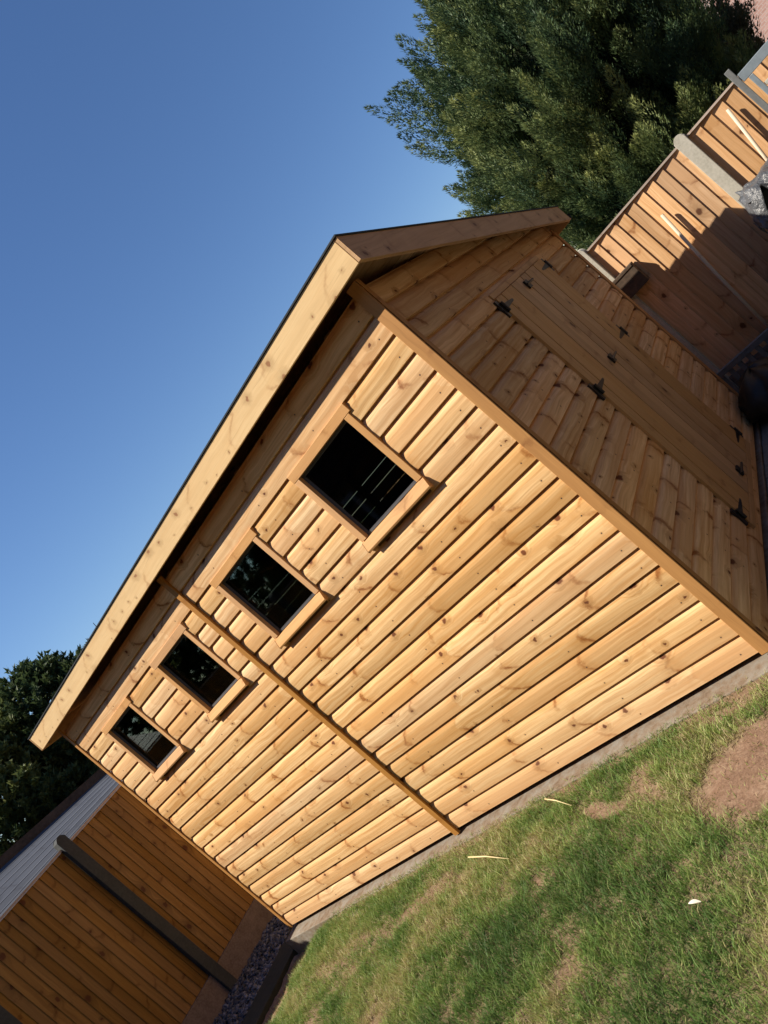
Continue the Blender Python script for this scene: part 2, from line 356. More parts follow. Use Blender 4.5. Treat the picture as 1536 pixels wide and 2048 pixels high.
tag(raw_mesh('lawn', V, F, M['lawn'], attrs={'green': ('POINT', green(V[:, 0], V[:, 1])*.9)}, smooth=True), kind='structure')

def blades(n, x0, x1, y0, y1, hmin, hmax, wd, fade=0):
    x = rng.uniform(x0, x1, n*2); y = rng.uniform(y0, y1, n*2); gr = green(x, y)
    keep = rng.random(n*2) < (gr*.97+.06); x, y, gr = x[keep][:n], y[keep][:n], gr[keep][:n]; n = len(x)
    z = gz(x, y)+.028*(fbm(x, y, 9., 5)-.5)*np.clip((Y1-y)/.05, 0, 1)-.004
    tuft = fbm(x, y, 14., 21); h = rng.uniform(hmin, hmax, n)*(.45+1.0*tuft)*(.5+.5*gr)
    a = rng.uniform(0, 2*np.pi, n); lean = rng.uniform(.15, 1.15, n); la = rng.uniform(0, 2*np.pi, n)
    wv = np.stack([np.cos(a), np.sin(a), 0*a], 1)*(wd*rng.uniform(.6, 1.3, n))[:, None]
    b = np.stack([x, y, z], 1); d = np.stack([np.cos(la)*lean, np.sin(la)*lean, np.ones(n)], 1)
    m = b+d*np.array([.45, .45, 1.])*(h*.55)[:, None]; t = b+d*h[:, None]
    V = np.concatenate([b-wv, b+wv, m+wv*.8, m-wv*.8, t], 0)
    i = np.arange(n); Q = np.stack([i, i+n, i+2*n, i+3*n], 1); T = np.stack([i+3*n, i+2*n, i+4*n, i+4*n], 1)
    dry = fbm(x, y, 2.3, 31); c = np.clip(.38+1.3*(dry-.5)+.5*(fbm(x, y, 12., 41)-.5)+.28*(1-gr)+rng.normal(0, .15, n)+.35*(rng.random(n) < .06), 0, 1)
    return V, Q, T[:, :3], c
parts = [blades(210000, -4.0, .6, -2.0, SLAB_Y+.022, .018, .052, .0014), blades(26000, -4.0, 3.4, -4.4, -2.0, .02, .045, .0022), blades(16000, .6, 3.4, -2.0, SLAB_Y, .02, .045, .002)]
Vs, Ts, Rs, off = [], [], [], 0
for V, Q, T, c in parts:
    Vs.append(V); Ts += [Q[:, [0, 1, 2]]+off, Q[:, [0, 2, 3]]+off, T+off]; Rs += [c, c, c]; off += len(V)
tag(raw_mesh('grass', np.concatenate(Vs), np.concatenate(Ts), M['grass'], rnd=np.concatenate(Rs)),
    'short patchy garden grass, mixed green and yellowing blades', 'grass', kind='stuff')

# slab under the shed and paving beside it
sb = MB(); sb.box((-4.0, SLAB_Y, -.16), (.035, 2.8, -.028)); tag(sb.build('concrete_base', M['concrete'], bevel=.006), kind='structure')
pv = MB()
for i in range(4):
    for j in range(6):
        pv.box((.045+i*.55, -.14+j*.55, -.15), (.045+i*.55+.542, -.14+j*.55+.542, -.034+random.uniform(-.003, .003)))
tag(pv.build('paving', M['paving'], bevel=.004), kind='structure')

# gravel strip along the left fence
gb = MB(); gb.box((-5.02, -4.4, -.2), (-4.36, 3.2, -.155)); tag(gb.build('gravel_bed', M['soil']), kind='structure')
def stones(n, x0, x1, y0, y1, z, smin, smax, name, label):
    P = np.array([(1, 1, 1), (-1, 1, 1), (-1, -1, 1), (1, -1, 1), (1, 1, -1), (-1, 1, -1), (-1, -1, -1), (1, -1, -1)], float)
    Fq = np.array([(0, 1, 2, 3), (7, 6, 5, 4), (0, 4, 5, 1), (1, 5, 6, 2), (2, 6, 7, 3), (3, 7, 4, 0)])
    V = np.zeros((n, 8, 3)); 
    sz = rng.uniform(smin, smax, (n, 1, 1)); ax = np.stack([rng.uniform(.7, 1.2, n), rng.uniform(.5, 1., n), rng.uniform(.25, .6, n)], 1)[:, None, :]
    L = P[None]*ax*sz*rng.uniform(.55, 1.2, (n, 8, 1))
    for i in range(n):
        R = Matrix.Rotation(random.uniform(0, 6.3), 3, 'Z') @ Matrix.Rotation(random.uniform(-.7, .7), 3, 'X') @ Matrix.Rotation(random.uniform(-.7, .7), 3, 'Y')
        L[i] = L[i] @ np.array(R).T
    c = np.stack([rng.uniform(x0, x1, n), rng.uniform(y0, y1, n), z+rng.uniform(0, .022, n)], 1)
    V = (L+c[:, None, :]).reshape(-1, 3); F = (Fq[None]+8*np.arange(n)[:, None, None]).reshape(-1, 4)
    tag(raw_mesh(name, V, F, M['stone'], rnd=np.repeat(rng.random(n), 6)), label, 'gravel', kind='stuff')
stones(9000, -5.0, -4.37, -2.2, 2.6, -.15, .010, .021, 'gravel', 'dark slate chippings along the foot of the shaded fence')
e = MB(); e.box((-4.36, -4.4, -.2), (-4.07, 3.2, -.125), 1)
tag(e.build('garden_edging', M['timber_dark'], bevel=.006), 'low dark edging sleeper between the slate chippings and the lawn', 'edging')
# lone straws and a scrap on the lawn
def straw(name, p, q, label, mat='straw', r=.0022, mid=.012):
    m = MB(); p, q = Vector(p), Vector(q); c = (p+q)/2+Vector((0, 0, mid)); m.tube([p, c, q], [r, r*.9, r*.5], 6)
    tag(m.build(name, M[mat], smooth=True), label, 'straw')
straw('straw', (-1.79, -.285, -.006), (-1.41, -.445, -.002), 'long pale straw lying near the concrete base in line with the middle of the lawn', r=.004)
straw('straw', (-1.25, -.17, -.004), (-1.03, -.315, -.002), 'thin bent straw pointing away from the concrete base', r=.003)
lf = MB(); P0 = Vector((-.345, -1.02, -.004))
for k in range(6):
    a, b = k/6, (k+1)/6; wd = lambda t: .007*math.sin(math.pi*max(.04, min(.96, t)))
    q = lambda t, s_: P0+Vector((.05*t, -.01*t+s_*wd(t), .006*math.sin(3*t)))
    lf.face([q(a, -1), q(b, -1), q(b, 1), q(a, 1)]); lf.face([q(a, 1)-Vector((0, 0, .0015)), q(b, 1)-Vector((0, 0, .0015)), q(b, -1)-Vector((0, 0, .0015)), q(a, -1)-Vector((0, 0, .0015))])
tag(lf.build('fallen_leaf', M['petal'], smooth=True), 'small pale curled leaf lying on the grass', 'leaf')

# ------------------------------------------------------------------ shed
L, W = 3.954, 2.622
slope = (2.238-1.862)/2.80; RT = lambda y: 2.238-slope*(y+.12)           # roof top height
RU = lambda y: RT(y)-.022                                                # underside
shed = empty('garden_shed', (-L/2, W/2, -.028), 'large new pale timber shed with a sloping pent roof and four square windows', 'shed')
PITCH = .1045
FY = -.017
prof = [(-.018, 0), (-.021, .002), (-.0225, PITCH*.4), (-.021, PITCH-.036), (-.0175, PITCH-.024), (-.0125, PITCH-.015), (-.007, PITCH-.009), (-.002, PITCH-.005), (-.001, PITCH+.001), (0, PITCH+.001), (0, 0)]
# window layout
WX = [(-.474, -.875), (-1.352, -1.752), (-2.244, -2.640), (-3.148, -3.552)]
ZG0, ZG1 = 1.433, 1.837
def spans(z):
    """board runs broken at the window openings"""
    if z+PITCH < ZG0+.001 or z > ZG1-.001: return [(-L+.0, 0)]
    out = []; last = 0.
    for a, b in WX: out.append((a+.012, last)); last = b-.012
    out.append((-L, last)); return out
fw = MB(); nb = 20
for i in range(nb):
    z = i*PITCH+.001
    r = random.random()
    for (x0, x1) in spans(z):
        P = [(y, min(h, 2.12-z)) for y, h in prof]
        fw.sweep([(y, zz+z) for y, zz in P], lambda q, x0=x0: (x0, q[0], q[1]), lambda q, x1=x1: (x1, q[0], q[1]), 0, r)
fw.build('front_wall', M['clad'], shed)
sw = MB()
for i in range(nb):
    z = i*PITCH+.001; r = random.random()
    ye = lambda zz: max(.0, min(W, (2.238-.03-zz)/slope-.12))
    sw.sweep([(-y, zz+z) for y, zz in prof][::-1], lambda q: (q[0], .0, min(q[1], RU(0))), lambda q, ye=ye: (q[0], ye(q[1]), min(q[1], RU(0))), 1, r)
sw.build('side_wall', M['clad'], shed)
bw = MB(); 
for i in range(18):
    z = i*PITCH+.001
    bw.box((-L, W-.012, z), (0, W, min(z+PITCH-.004, RU(W))), 0)
bw.build('back_wall', M['clad'], shed)
lw = MB()
for i in range(nb):
    z = i*PITCH+.001; za = z+PITCH-.004; A = lambda zz: max(0, min(W, (2.238-.03-zz)/slope-.12))
    lw.sweep([(0, z), (-.012, z), (-.012, za), (0, za)], lambda q: (-L+q[0]+.0, .012, q[1]), lambda q: (-L+q[0], max(.02, A(q[1])-.012), q[1]), 1)
lw.build('end_wall', M['clad'], shed)
# inner framing, lining and floor: seen darkly through the glass
inn = MB()
inn.box((-L+.02, .02, -.01), (-.02, W-.02, .012), 0)
for x in np.arange(-L+.1, -.05, .62):
    inn.box((x, W-.06, .012), (x+.045, W-.014, RU(W)-.03), 2)
for zz in (.7, 1.35, 1.62): inn.box((-L+.02, W-.045, zz), (-.02, W-.0145, zz+.045), 0)
for x in (-.25, -1.12, -1.98, -2.9): inn.box((x-.02, .004, .012), (x+.02, .045, 2.1), 2)
inn.box((-L+.02, .004, ZG0-.07), (-.02, .044, ZG0-.03), 0)
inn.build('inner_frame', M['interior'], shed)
# bearers under the walls
br = MB(); br.box((-L+.03, .03, -.028), (-.03, .07, .0), 0); br.box((-L+.03, W-.07, -.028), (-.03, W-.03, 0), 0)
br.box((-.07, .075, -.028), (-.03, W-.075, 0), 1); br.box((-L+.03, .075, -.028), (-L+.07, W-.075, 0), 1)
br.build('floor_bearer', M['timber_dark'], shed)
# roof: boards + felt
rf = MB()
yA, yB, xA, xB = -.102, 2.655, -4.085, .125
nbd = 22
for i in range(nbd):
    a = yA+(yB-yA)*i/nbd; b = yA+(yB-yA)*(i+1)/nbd-.003
    rf.sweep([(a, 0), (b, 0), (b, -.016), (a, -.016)], lambda q: (xA, q[0], RT(q[0])-.006+q[1]), lambda q: (xB, q[0], RT(q[0])-.006+q[1]), 0)
roof = rf.build('roof', M['fence_sun'], shed)
ft = MB(); ft.sweep([(-.128, 0), (2.685, 0), (2.685, .006), (-.128, .006)], lambda q: (-4.115, q[0], RT(q[0])+.002+q[1]), lambda q: (.15, q[0], RT(q[0])+.002+q[1]), 0)
ft.build('roofing_felt', M['felt'], roof)
rl = MB()
for y in (.75, 1.7): rl.sweep([(y, -.024), (y+.045, -.024), (y+.045, -.10), (y, -.10)], lambda q: (-L+.02, q[0], RT(q[0])+q[1]), lambda q: (-.02, q[0], RT(q[0])+q[1]), 0)
rl.build('rafter', M['interior'], roof)
fa = MB(); fa.box((-4.103, -.122, 2.119), (.128, -.104, 2.238), 0); fa.build('fascia', M['fascia'], shed, bevel=.002)
fb = MB(); fb.box((-4.103, 2.657, 1.74), (.128, 2.675, 1.862), 0); fb.build('rear_fascia', M['barge'], shed, bevel=.002)
for nm, xa, xb in (('bargeboard', .1285, .145), ('bargeboard', -4.119, -4.1035)):
    ba = MB(); ba.sweep([(-.122, 0), (2.675, 0), (2.675, -.118), (-.122, -.118)], lambda q: (xa, q[0], RT(q[0])-.001+q[1]), lambda q: (xb, q[0], RT(q[0])-.001+q[1]), 1)
    # grain along y
    ba.uv = [[(p[1]*1., p[2]*1.) for p in [ba.v[i] for i in f]] for f in ba.f]
    ba.build(nm, M['barge'], shed, bevel=.002)
# soffit battens at the end
# corner trims and cover strip
ct = MB(); ct.box((-.036, -.029, -.012), (.020, -.020, 2.12), 2); ct.build('corner_trim', M['trim'], shed, bevel=.003)
ct = MB(); ct.box((.0202, -.0195, -.012), (.0235, .012, 2.12), 2); ct.build('corner_trim', M['trim'], shed, bevel=.002)
ct = MB(); ct.box((-L-.014, -.030, -.008), (-L+.016, -.020, 2.12), 2); ct.build('corner_trim', M['trim'], shed, bevel=.002)
ct = MB(); ct.box((.0175, W-.045, -.008), (.03, W+.01, 1.8), 2); ct.build('corner_trim', M['trim'], shed, bevel=.002)
ct = MB(); ct.box((-2.040, -.038, -.02), (-2.002, -.020, 2.12), 2); ct.build('cover_strip', M['trim'], shed, bevel=.002)

# windows
for i, (xr, xl) in enumerate(WX):
    j0, j1 = ZG0-.0, ZG1+.0
    jw = .036
    window = bpy.data.objects.new('window', None); scene.collection.objects.link(window); window.parent = shed; window['_o'] = tuple(shed['_o']); window.empty_display_size = .1
    for xa_, xb_ in ((xl-jw, xl), (xr, xr+jw)):
        fr = MB(); fr.box((xa_, -.030, ZG0+.001), (xb_, .02, ZG1), 2); fr.build('window_jamb', M['frame'], window, bevel=.002)
    hd = MB(); hd.box((xl-jw-.002, -.031, ZG1+.001), (xr+jw+.016, .02, ZG1+.046), 0); hd.build('window_head', M['frame'], window, bevel=.002)
    sl = MB(); zs = ZG0
    sl.sweep([(.02, zs), (-.034, zs-.004), (-.050, zs-.046), (-.046, zs-.056), (.02, zs-.056)][::-1], lambda q: (xl-jw-.004, q[0], q[1]), lambda q: (xr+jw+.004, q[0], q[1]), 0)
    sl.build('window_sill', M['frame'], window, bevel=.002)
    bd = MB(); t = .014
    bd.box((xl+.001, -.006, ZG1-t), (xr-.001, .004, ZG1-.001), 0); bd.box((xl+.001, -.006, ZG0+.001), (xr-.001, .004, ZG0+t), 0)
    bd.box((xl+.001, -.006, ZG0+t+.001), (xl+t, .004, ZG1-t-.001), 2); bd.box((xr-t, -.006, ZG0+t+.001), (xr-.001, .004, ZG1-t-.001), 2)
    bd.build('glazing_bead', M['greywood'], window)
    gl = MB(); gl.box((xl+.001, .005, ZG0+.001), (xr-.001, .008, ZG1-.001), 0); gl.build('window_pane', M['glass'], window)

# double doors
DZ0, DZ1 = .10, 1.705; DY0, DYM, DY1 = .830, 1.350, 1.868
df = MB()
df.box((.0175, DY0-.004, DZ1+.004), (.030, DY1+.004, DZ1+.036), 1); df.build('door_head', M['door'], shed, bevel=.002)
ds = MB(); ds.box((.0175, DY0, DZ0-.04), (.036, DY1, DZ0-.004), 1); ds.build('door_threshold', M['door'], shed, bevel=.002)
ZH = [1.648, 1.060, .160]
for side in (0, 1):
    y0, y1 = (DY0, DYM-.003) if side == 0 else (DYM+.003, DY1)
    d = MB(); n = 5
    for k in range(n):
        a = y0+(y1-y0)*k/n; b = y0+(y1-y0)*(k+1)/n-.004
        d.box((.0175, a, DZ0), (.036+.002*(k % 2), b-.002, DZ1), 2)
    door = d.build('door', M['door'], shed, bevel=.0015)
    hy = y0 if side == 0 else y1; sg = 1 if side == 0 else -1
    for zh in ZH:
        h = MB(); h.box((.0195, min(hy-sg*.036, hy-sg*.010), zh-.052), (.032, max(hy-sg*.036, hy-sg*.010), zh+.052), 2)
        h.tube([(.040, hy-sg*.004, zh-.03), (.040, hy-sg*.004, zh+.03)], .009, 8)
        h.sweep([(0, -.017), (.15, -.007), (.16, 0), (.15, .007), (0, .017)], lambda q: (.0345, hy+sg*q[0], zh+q[1]), lambda q: (.0385, hy+sg*q[0], zh+q[1]), 1)
        h.build('hinge', M['iron'], door)
    if side == 0:
        for zh in ZH:
            h = MB(); h.box((.0345, y1-.055, zh-.026), (.047, y1-.006, zh+.026), 1); h.tube([(.054, y1-.085, zh), (.054, y1+.05, zh)], .007, 8)
            h.build('bolt', M['iron'], door)
gt = MB()
gp = [(2.683+.03*(1-math.cos(a)), 1.835-.045*math.sin(a)) for a in [math.pi*q/8 for q in range(9)]]
gp = [(2.677+.022-.022*math.cos(math.pi*q/8), 1.785-.04*math.sin(math.pi*q/8)) for q in range(9)]+[(2.677+.022-.018*math.cos(math.pi*q/8), 1.785-.035*math.sin(math.pi*q/8)) for q in range(8, -1, -1)]
gt.sweep(gp, lambda q: (-4.12, q[0], q[1]), lambda q: (.15, q[0], q[1]), 0); gt.build('gutter', M['black_plastic'], shed)

# ------------------------------------------------------------------ fences
TOPB = 1.515
bf = empty('board_fence', (1.2, 3.25, -.1), 'sunlit timber board fence behind the shed with the shed shadow on it', 'fence')
posts_x = [-1.05-.0, -.10, .845, 1.30+.49]
posts_x = [-2.95, -2.0, -1.05, -.10, .845, 1.79, 2.735, 3.68]
for i, px in enumerate(posts_x):
    p = MB(); 
    cs = [(-.045, 0), (.045, 0), (.045, .085), (-.045, .085)]
    z0, z1 = -.25, 1.575
    p.box((px-.042, 3.155, z0), (px+.042, 3.245, z1-.03), 2)
    # rounded top
    arc = [(px-.042+.084*k/8, z1-.03+.03*math.sin(math.pi*k/8)) for k in range(9)]
    p.sweep(arc[::-1], lambda q: (q[0], 3.155, q[1]), lambda q: (q[0], 3.245, q[1]), 1)
    p.build('concrete_post', M['post'], bf, bevel=.004)
for a, b in zip(posts_x[:-1], posts_x[1:]):
    m = MB(); x = a+.044; wdt = .089
    while x < b-.046:
        x2 = min(x+wdt, b-.044); ztop = TOPB+random.uniform(-.004, .004); ou = random.random(); tilt = .007
        # feather-edge board: thick edge on the left overlaps the thin edge of the next
        m.sweep([(x, 0), (x, -.003), (x2, -.015), (x2, 0)], lambda q: (q[0], 3.20+q[1]+.003, .12), lambda q, z=ztop: (q[0], 3.20+q[1]+.003, z), 2, ou)
        x = x2
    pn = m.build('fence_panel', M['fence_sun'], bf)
    m = MB(); m.box((a+.043, 3.182, -.12), (b-.043, 3.235, .118), 0); m.build('gravel_board', M['gravelboard'], bf)
    m = MB(); m.box((a+.043, 3.176, TOPB+.002), (b-.043, 3.222, TOPB+.016), 0); m.build('capping_rail', M['fence_tip'], bf)

lfn = empty('board_fence', (-5.05, 0, -.15), 'shaded orange timber board fence beyond the far end of the shed', 'fence')
FX = -5.05; py = [-4.3, -3.26, -2.22, -1.17, -.125, .92, 1.965, 3.1]
LT = lambda y: 1.553-.012*y
for yv in py:
    p = MB(); z1 = LT(yv)+.10
    p.box((FX-.03, yv-.043, -.3), (FX+.062, yv+.043, z1-.028), 2)
    arc = [(yv-.043+.086*k/8, z1-.028+.028*math.sin(math.pi*k/8)) for k in range(9)]
    p.sweep(arc, lambda q: (FX-.03, q[0], q[1]), lambda q: (FX+.062, q[0], q[1]), 0)
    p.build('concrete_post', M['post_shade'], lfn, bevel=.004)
for a, b in zip(py[:-1], py[1:]):
    m = MB(); y = a+.045
    while y < b-.047:
        y2 = min(y+.066, b-.045); r_ = random.random()
        m.sweep([(y, 0), (y-.003, .014), (y2, .006), (y2, 0)][::-1], lambda q: (FX-.002+q[1], q[0], .074), lambda q, y=y: (FX-.002+q[1], q[0], LT(y)), 2, r_)
        y = y2
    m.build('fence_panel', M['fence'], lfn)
    m = MB(); m.box((FX-.02, a+.044, -.19), (FX+.026, b-.044, .072), 1); m.build('gravel_board', M['gravelboard'], lfn)
    m = MB(); m.obox(((FX+.004), (a+b)/2, LT((a+b)/2)+.012), (.026, 0, 0), (0, (b-a)/2-.044, -.012*((b-a)/2-.044)), (0, 0, .009), 1); m.build('capping_rail', M['fence_tip'], lfn)

# neighbour's lean-to with a grey board roof behind the left fence
nb_ = empty('neighbour_shed', (-6.2, 0, -.2), 'grey boarded low roof showing just over the shaded fence', 'outbuilding')
m = MB()
NR = lambda y, t: (-5.22-1.08*t, y, 1.50+(.371-.125*(y+.08)/1.19*1.0)*t+.002)
nbd = 8
for k in range(nbd):
    a, b = k/nbd, (k+1)/nbd-.012; y0, y1 = -1.35, 1.75
    A = [NR(y0, a), NR(y1, a), NR(y1, b), NR(y0, b)]; B = [(p[0], p[1], p[2]-.018) for p in A]; r_ = random.random(); o_ = random.uniform(0, 30)
    uvq = [(p[1], o_-p[0]) for p in A]
    m.face(A, uvq, r_); m.face(B[::-1], uvq[::-1], r_)
    for q in range(4): m.face([A[q], B[q], B[(q+1) % 4], A[(q+1) % 4]], None, r_)
m.build('roof', M['greywood'], nb_)
m = MB()
A = NR(-1.35, 1.0); B = NR(1.75, 1.0); d = (Vector(B)-Vector(A)); m.obox((Vector(A)+Vector(B))/2+Vector((-.03, 0, .035)), (.03, 0, 0), d/2, (0, 0, .045), 1)
m.build('ridge_board', M['bark'], nb_)
m = MB(); m.box((-6.25, -1.3, -.25), (-5.3, 1.7, 1.46)); m.build('wall', M['bark'], nb_)

# ------------------------------------------------------------------ clutter by the back fence
db = empty('wall_box', (-.05, 3.15, 1.05), 'small dark box hung high on the sunlit fence right beside the shed corner', 'box')  # dark block put where a shadow patch falls on the fence
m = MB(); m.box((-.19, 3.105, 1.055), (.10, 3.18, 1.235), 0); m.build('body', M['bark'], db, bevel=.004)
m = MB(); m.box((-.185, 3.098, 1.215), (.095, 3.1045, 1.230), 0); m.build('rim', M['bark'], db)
c = MB(); c.tube([(.455, 3.145, 1.30), (.41, 3.13, .75), (.366, 3.10, -.03)], .012, 8); tag(c.build('cane', M['cane'], smooth=True), 'thin pale cane leaning on the board fence beside the shed corner', 'cane')
c = MB(); c.tube([(1.142, 3.150, 1.44), (1.08, 3.12, 1.00), (.93, 3.04, -.03)], .011, 8); tag(c.build('cane', M['cane'], smooth=True), 'pale cane leaning on the fence to the right of the concrete post', 'cane')
# slatted crate
cr = empty('slatted_pallet', (.4, 3.0, -.03), 'dark grey slatted pallet standing against the shaded fence', 'pallet')
m = MB(); m.box((-.07, 2.975, .205), (1.3, 3.02, .245), 0); m.build('top_rail', M['rail'], cr)
m = MB(); m.box((-.07, 2.975, -.03), (1.3, 3.02, .0), 0); m.build('bottom_rail', M['rail'], cr)
x = -.06
while x < 1.28:
    m = MB(); m.box((x, 2.985, .002), (x+.032, 3.01, .203), 2); m.build('slat', M['rail'], cr); x += .075
# black sack of rubble at the rear corner
def blob(name, c0, rad, mat, seed, parent=None, flat=1.):
    r = np.random.default_rng(seed); nu, nv = 36, 20; V = []; F = []
    for j in range(nv+1):
        th = math.pi*j/nv
        for i in range(nu):
            ph = 2*math.pi*i/nu; k = 1+.10*math.sin(3*ph+seed)+.07*math.sin(7*ph+2*th*3+seed)+.05*math.sin(13*ph+5*th)
            z = math.cos(th); zz = z if z > 0 else z*flat
            V.append((c0[0]+rad[0]*k*math.sin(th)*math.cos(ph), c0[1]+rad[1]*k*math.sin(th)*math.sin(ph), c0[2]+rad[2]*zz*(1+.06*math.sin(5*ph))))
    for j in range(nv):
        for i in range(nu): F.append((j*nu+i, (j+1)*nu+i, (j+1)*nu+(i+1) % nu, j*nu+(i+1) % nu))
    return raw_mesh(name, V, F, M[mat], smooth=True, parent=parent, org=tuple(parent['_o']) if parent is not None else (0, 0, 0))
tag(blob('rubble_sack', (.23, 2.42, .06), (.20, .30, .20), 'black_plastic', 3, flat=.45), 'black plastic sack slumped on the paving at the rear corner of the shed', 'sack')
# covered bin with grey sheet
bn = empty('covered_bin', (1.15, 2.6, -.03), 'black bin under a crumpled grey plastic sheet in front of the fence', 'bin')
m = MB(); m.sweep([(.90, 2.42), (1.36, 2.42), (1.36, 2.86), (.90, 2.86)][::-1], lambda q: (1.13+(q[0]-1.13)*.82, 2.64+(q[1]-2.64)*.82, .02), lambda q: (q[0], q[1], 1.0), 2)
m.build('body', M['black_plastic'], bn, bevel=.02)
m = MB()
for yw in (2.52, 2.76): m = MB(); m.tube([(1.34, yw-.03, .06), (1.34, yw+.03, .06)], .085, 16); m.build('wheel', M['black_plastic'], bn)
nu = 40; V = []; F = []
def sheet(a, b):
    x = .845+a*.56; y = 2.37+b*.53; ex = min(a, 1-a); ey = min(b, 1-b); e_ = min(ex, ey)
    z = 1.04+.10*(float(fbm(np.array([a+3.]), np.array([b+2.]), 4., 77)[0])-.5)+.05*abs(float(vnoise(np.array([a+3.]), np.array([b+5.]), 9., 78)[0])-.5)
    if e_ < .1: z -= (.1-e_)*(1.2+1.2*math.sin(19*(a+b)))
    return (x+.015*math.sin(20*z), y, z)
for j in range(nu+1):
    for i in range(nu+1): V.append(sheet(i/nu, j/nu))
for j in range(nu):
    for i in range(nu): F.append((j*(nu+1)+i, j*(nu+1)+i+1, (j+1)*(nu+1)+i+1, (j+1)*(nu+1)+i))
so = raw_mesh('plastic_sheet', V, F, M['grey_plastic'], parent=bn, org=tuple(bn['_o']), smooth=True)
sm = so.modifiers.new('s', 'SOLIDIFY'); sm.thickness = .004
# blue-grey metal frame (garden arch side) in front of the fence, top right
fr = empty('metal_arch', (1.6, 3.0, -.03), 'blue grey metal garden frame standing in front of the board fence', 'frame')
m = MB(); m.box((1.30, 2.985, 1.475), (2.3, 3.02, 1.535), 0); m.build('top_rail', M['steel_blue'], fr, bevel=.004)
m = MB(); m.box((1.262, 2.98, -.03), (1.298, 3.02, 1.60), 2); m.build('upright', M['rail'], fr, bevel=.004)
m = MB(); m.box((1.330, 2.98, -.03), (1.360, 3.02, 1.474), 2); m.build('upright', M['steel_blue'], fr, bevel=.004)
m = MB(); m.box((1.362, 2.985, 1.36), (2.3, 3.015, 1.385), 0); m.build('middle_rail', M['post'], fr, bevel=.003)
m = MB(); m.box((2.3, 2.98, -.03), (2.34, 3.02, 1.56), 2); m.build('upright', M['steel_blue'], fr, bevel=.004)

# ------------------------------------------------------------------ trees
def fronds(n_pl, per, cx, cy, zb, prof_r, zt, seed, inner=.5, plen=(.16, .34), leaf=(.035, .07), lw=.010, up=1.3, bright=0., lump=1.):
    r = np.random.default_rng(seed)
    hz = zb+(zt-zb)*r.random(n_pl)**1.15
    ph = r.uniform(0, 2*np.pi, n_pl); R = prof_r(hz)
    lm = 1+lump*(.16*np.sin(3*ph+hz*2.3+seed)+.12*np.sin(5*ph-hz*4.1)+.10*np.sin(9*ph+hz*6.))
    rr_ = R*lm*np.sqrt(r.uniform(inner**2, 1, n_pl))
    base = np.stack([cx+rr_*np.cos(ph), cy+rr_*np.sin(ph), hz], 1)
    ax = np.stack([np.cos(ph), np.sin(ph), np.full(n_pl, up)], 1)+r.normal(0, .38, (n_pl, 3)); ax /= np.linalg.norm(ax, axis=1)[:, None]
    ln = r.uniform(*plen, n_pl)
    # leaflets
    t = r.random((n_pl, per)); env = (1-t)*.42+.05
    off = r.normal(0, 1, (n_pl, per, 3)); off -= (off*ax[:, None]).sum(-1, keepdims=True)*ax[:, None]; off /= np.linalg.norm(off, axis=-1, keepdims=True)
    p = base[:, None]+ax[:, None]*(t*ln[:, None])[..., None]+off*(env*ln[:, None]*.42*r.random((n_pl, per)))[..., None]
    d = ax[:, None]*.8+off*.7+r.normal(0, .25, (n_pl, per, 3)); d /= np.linalg.norm(d, axis=-1, keepdims=True)
    sd = np.cross(d, r.normal(0, 1, (n_pl, per, 3))); sd /= np.linalg.norm(sd, axis=-1, keepdims=True)
    ll = r.uniform(*leaf, (n_pl, per))[..., None]; sw_ = sd*lw*r.uniform(.7, 1.4, (n_pl, per))[..., None]
    A = (p-sw_).reshape(-1, 3); B = (p+sw_).reshape(-1, 3); C_ = (p+d*ll+sw_*.3).reshape(-1, 3); n = len(A)
    V = np.concatenate([A, B, C_]); i = np.arange(n); F = np.stack([i, i+n, i+2*n], 1)
    pr = r.random(n_pl)[:, None]; cl = (fbm(base[:, 0]*1.+base[:, 1]+20, base[:, 2]*.6+20, 2.6, seed+50)-.5)[:, None]; col = np.clip(.18+.30*pr+.32*t+1.1*cl+bright+r.normal(0, .08, (n_pl, per)), 0, 1).ravel()
    return V, F, col
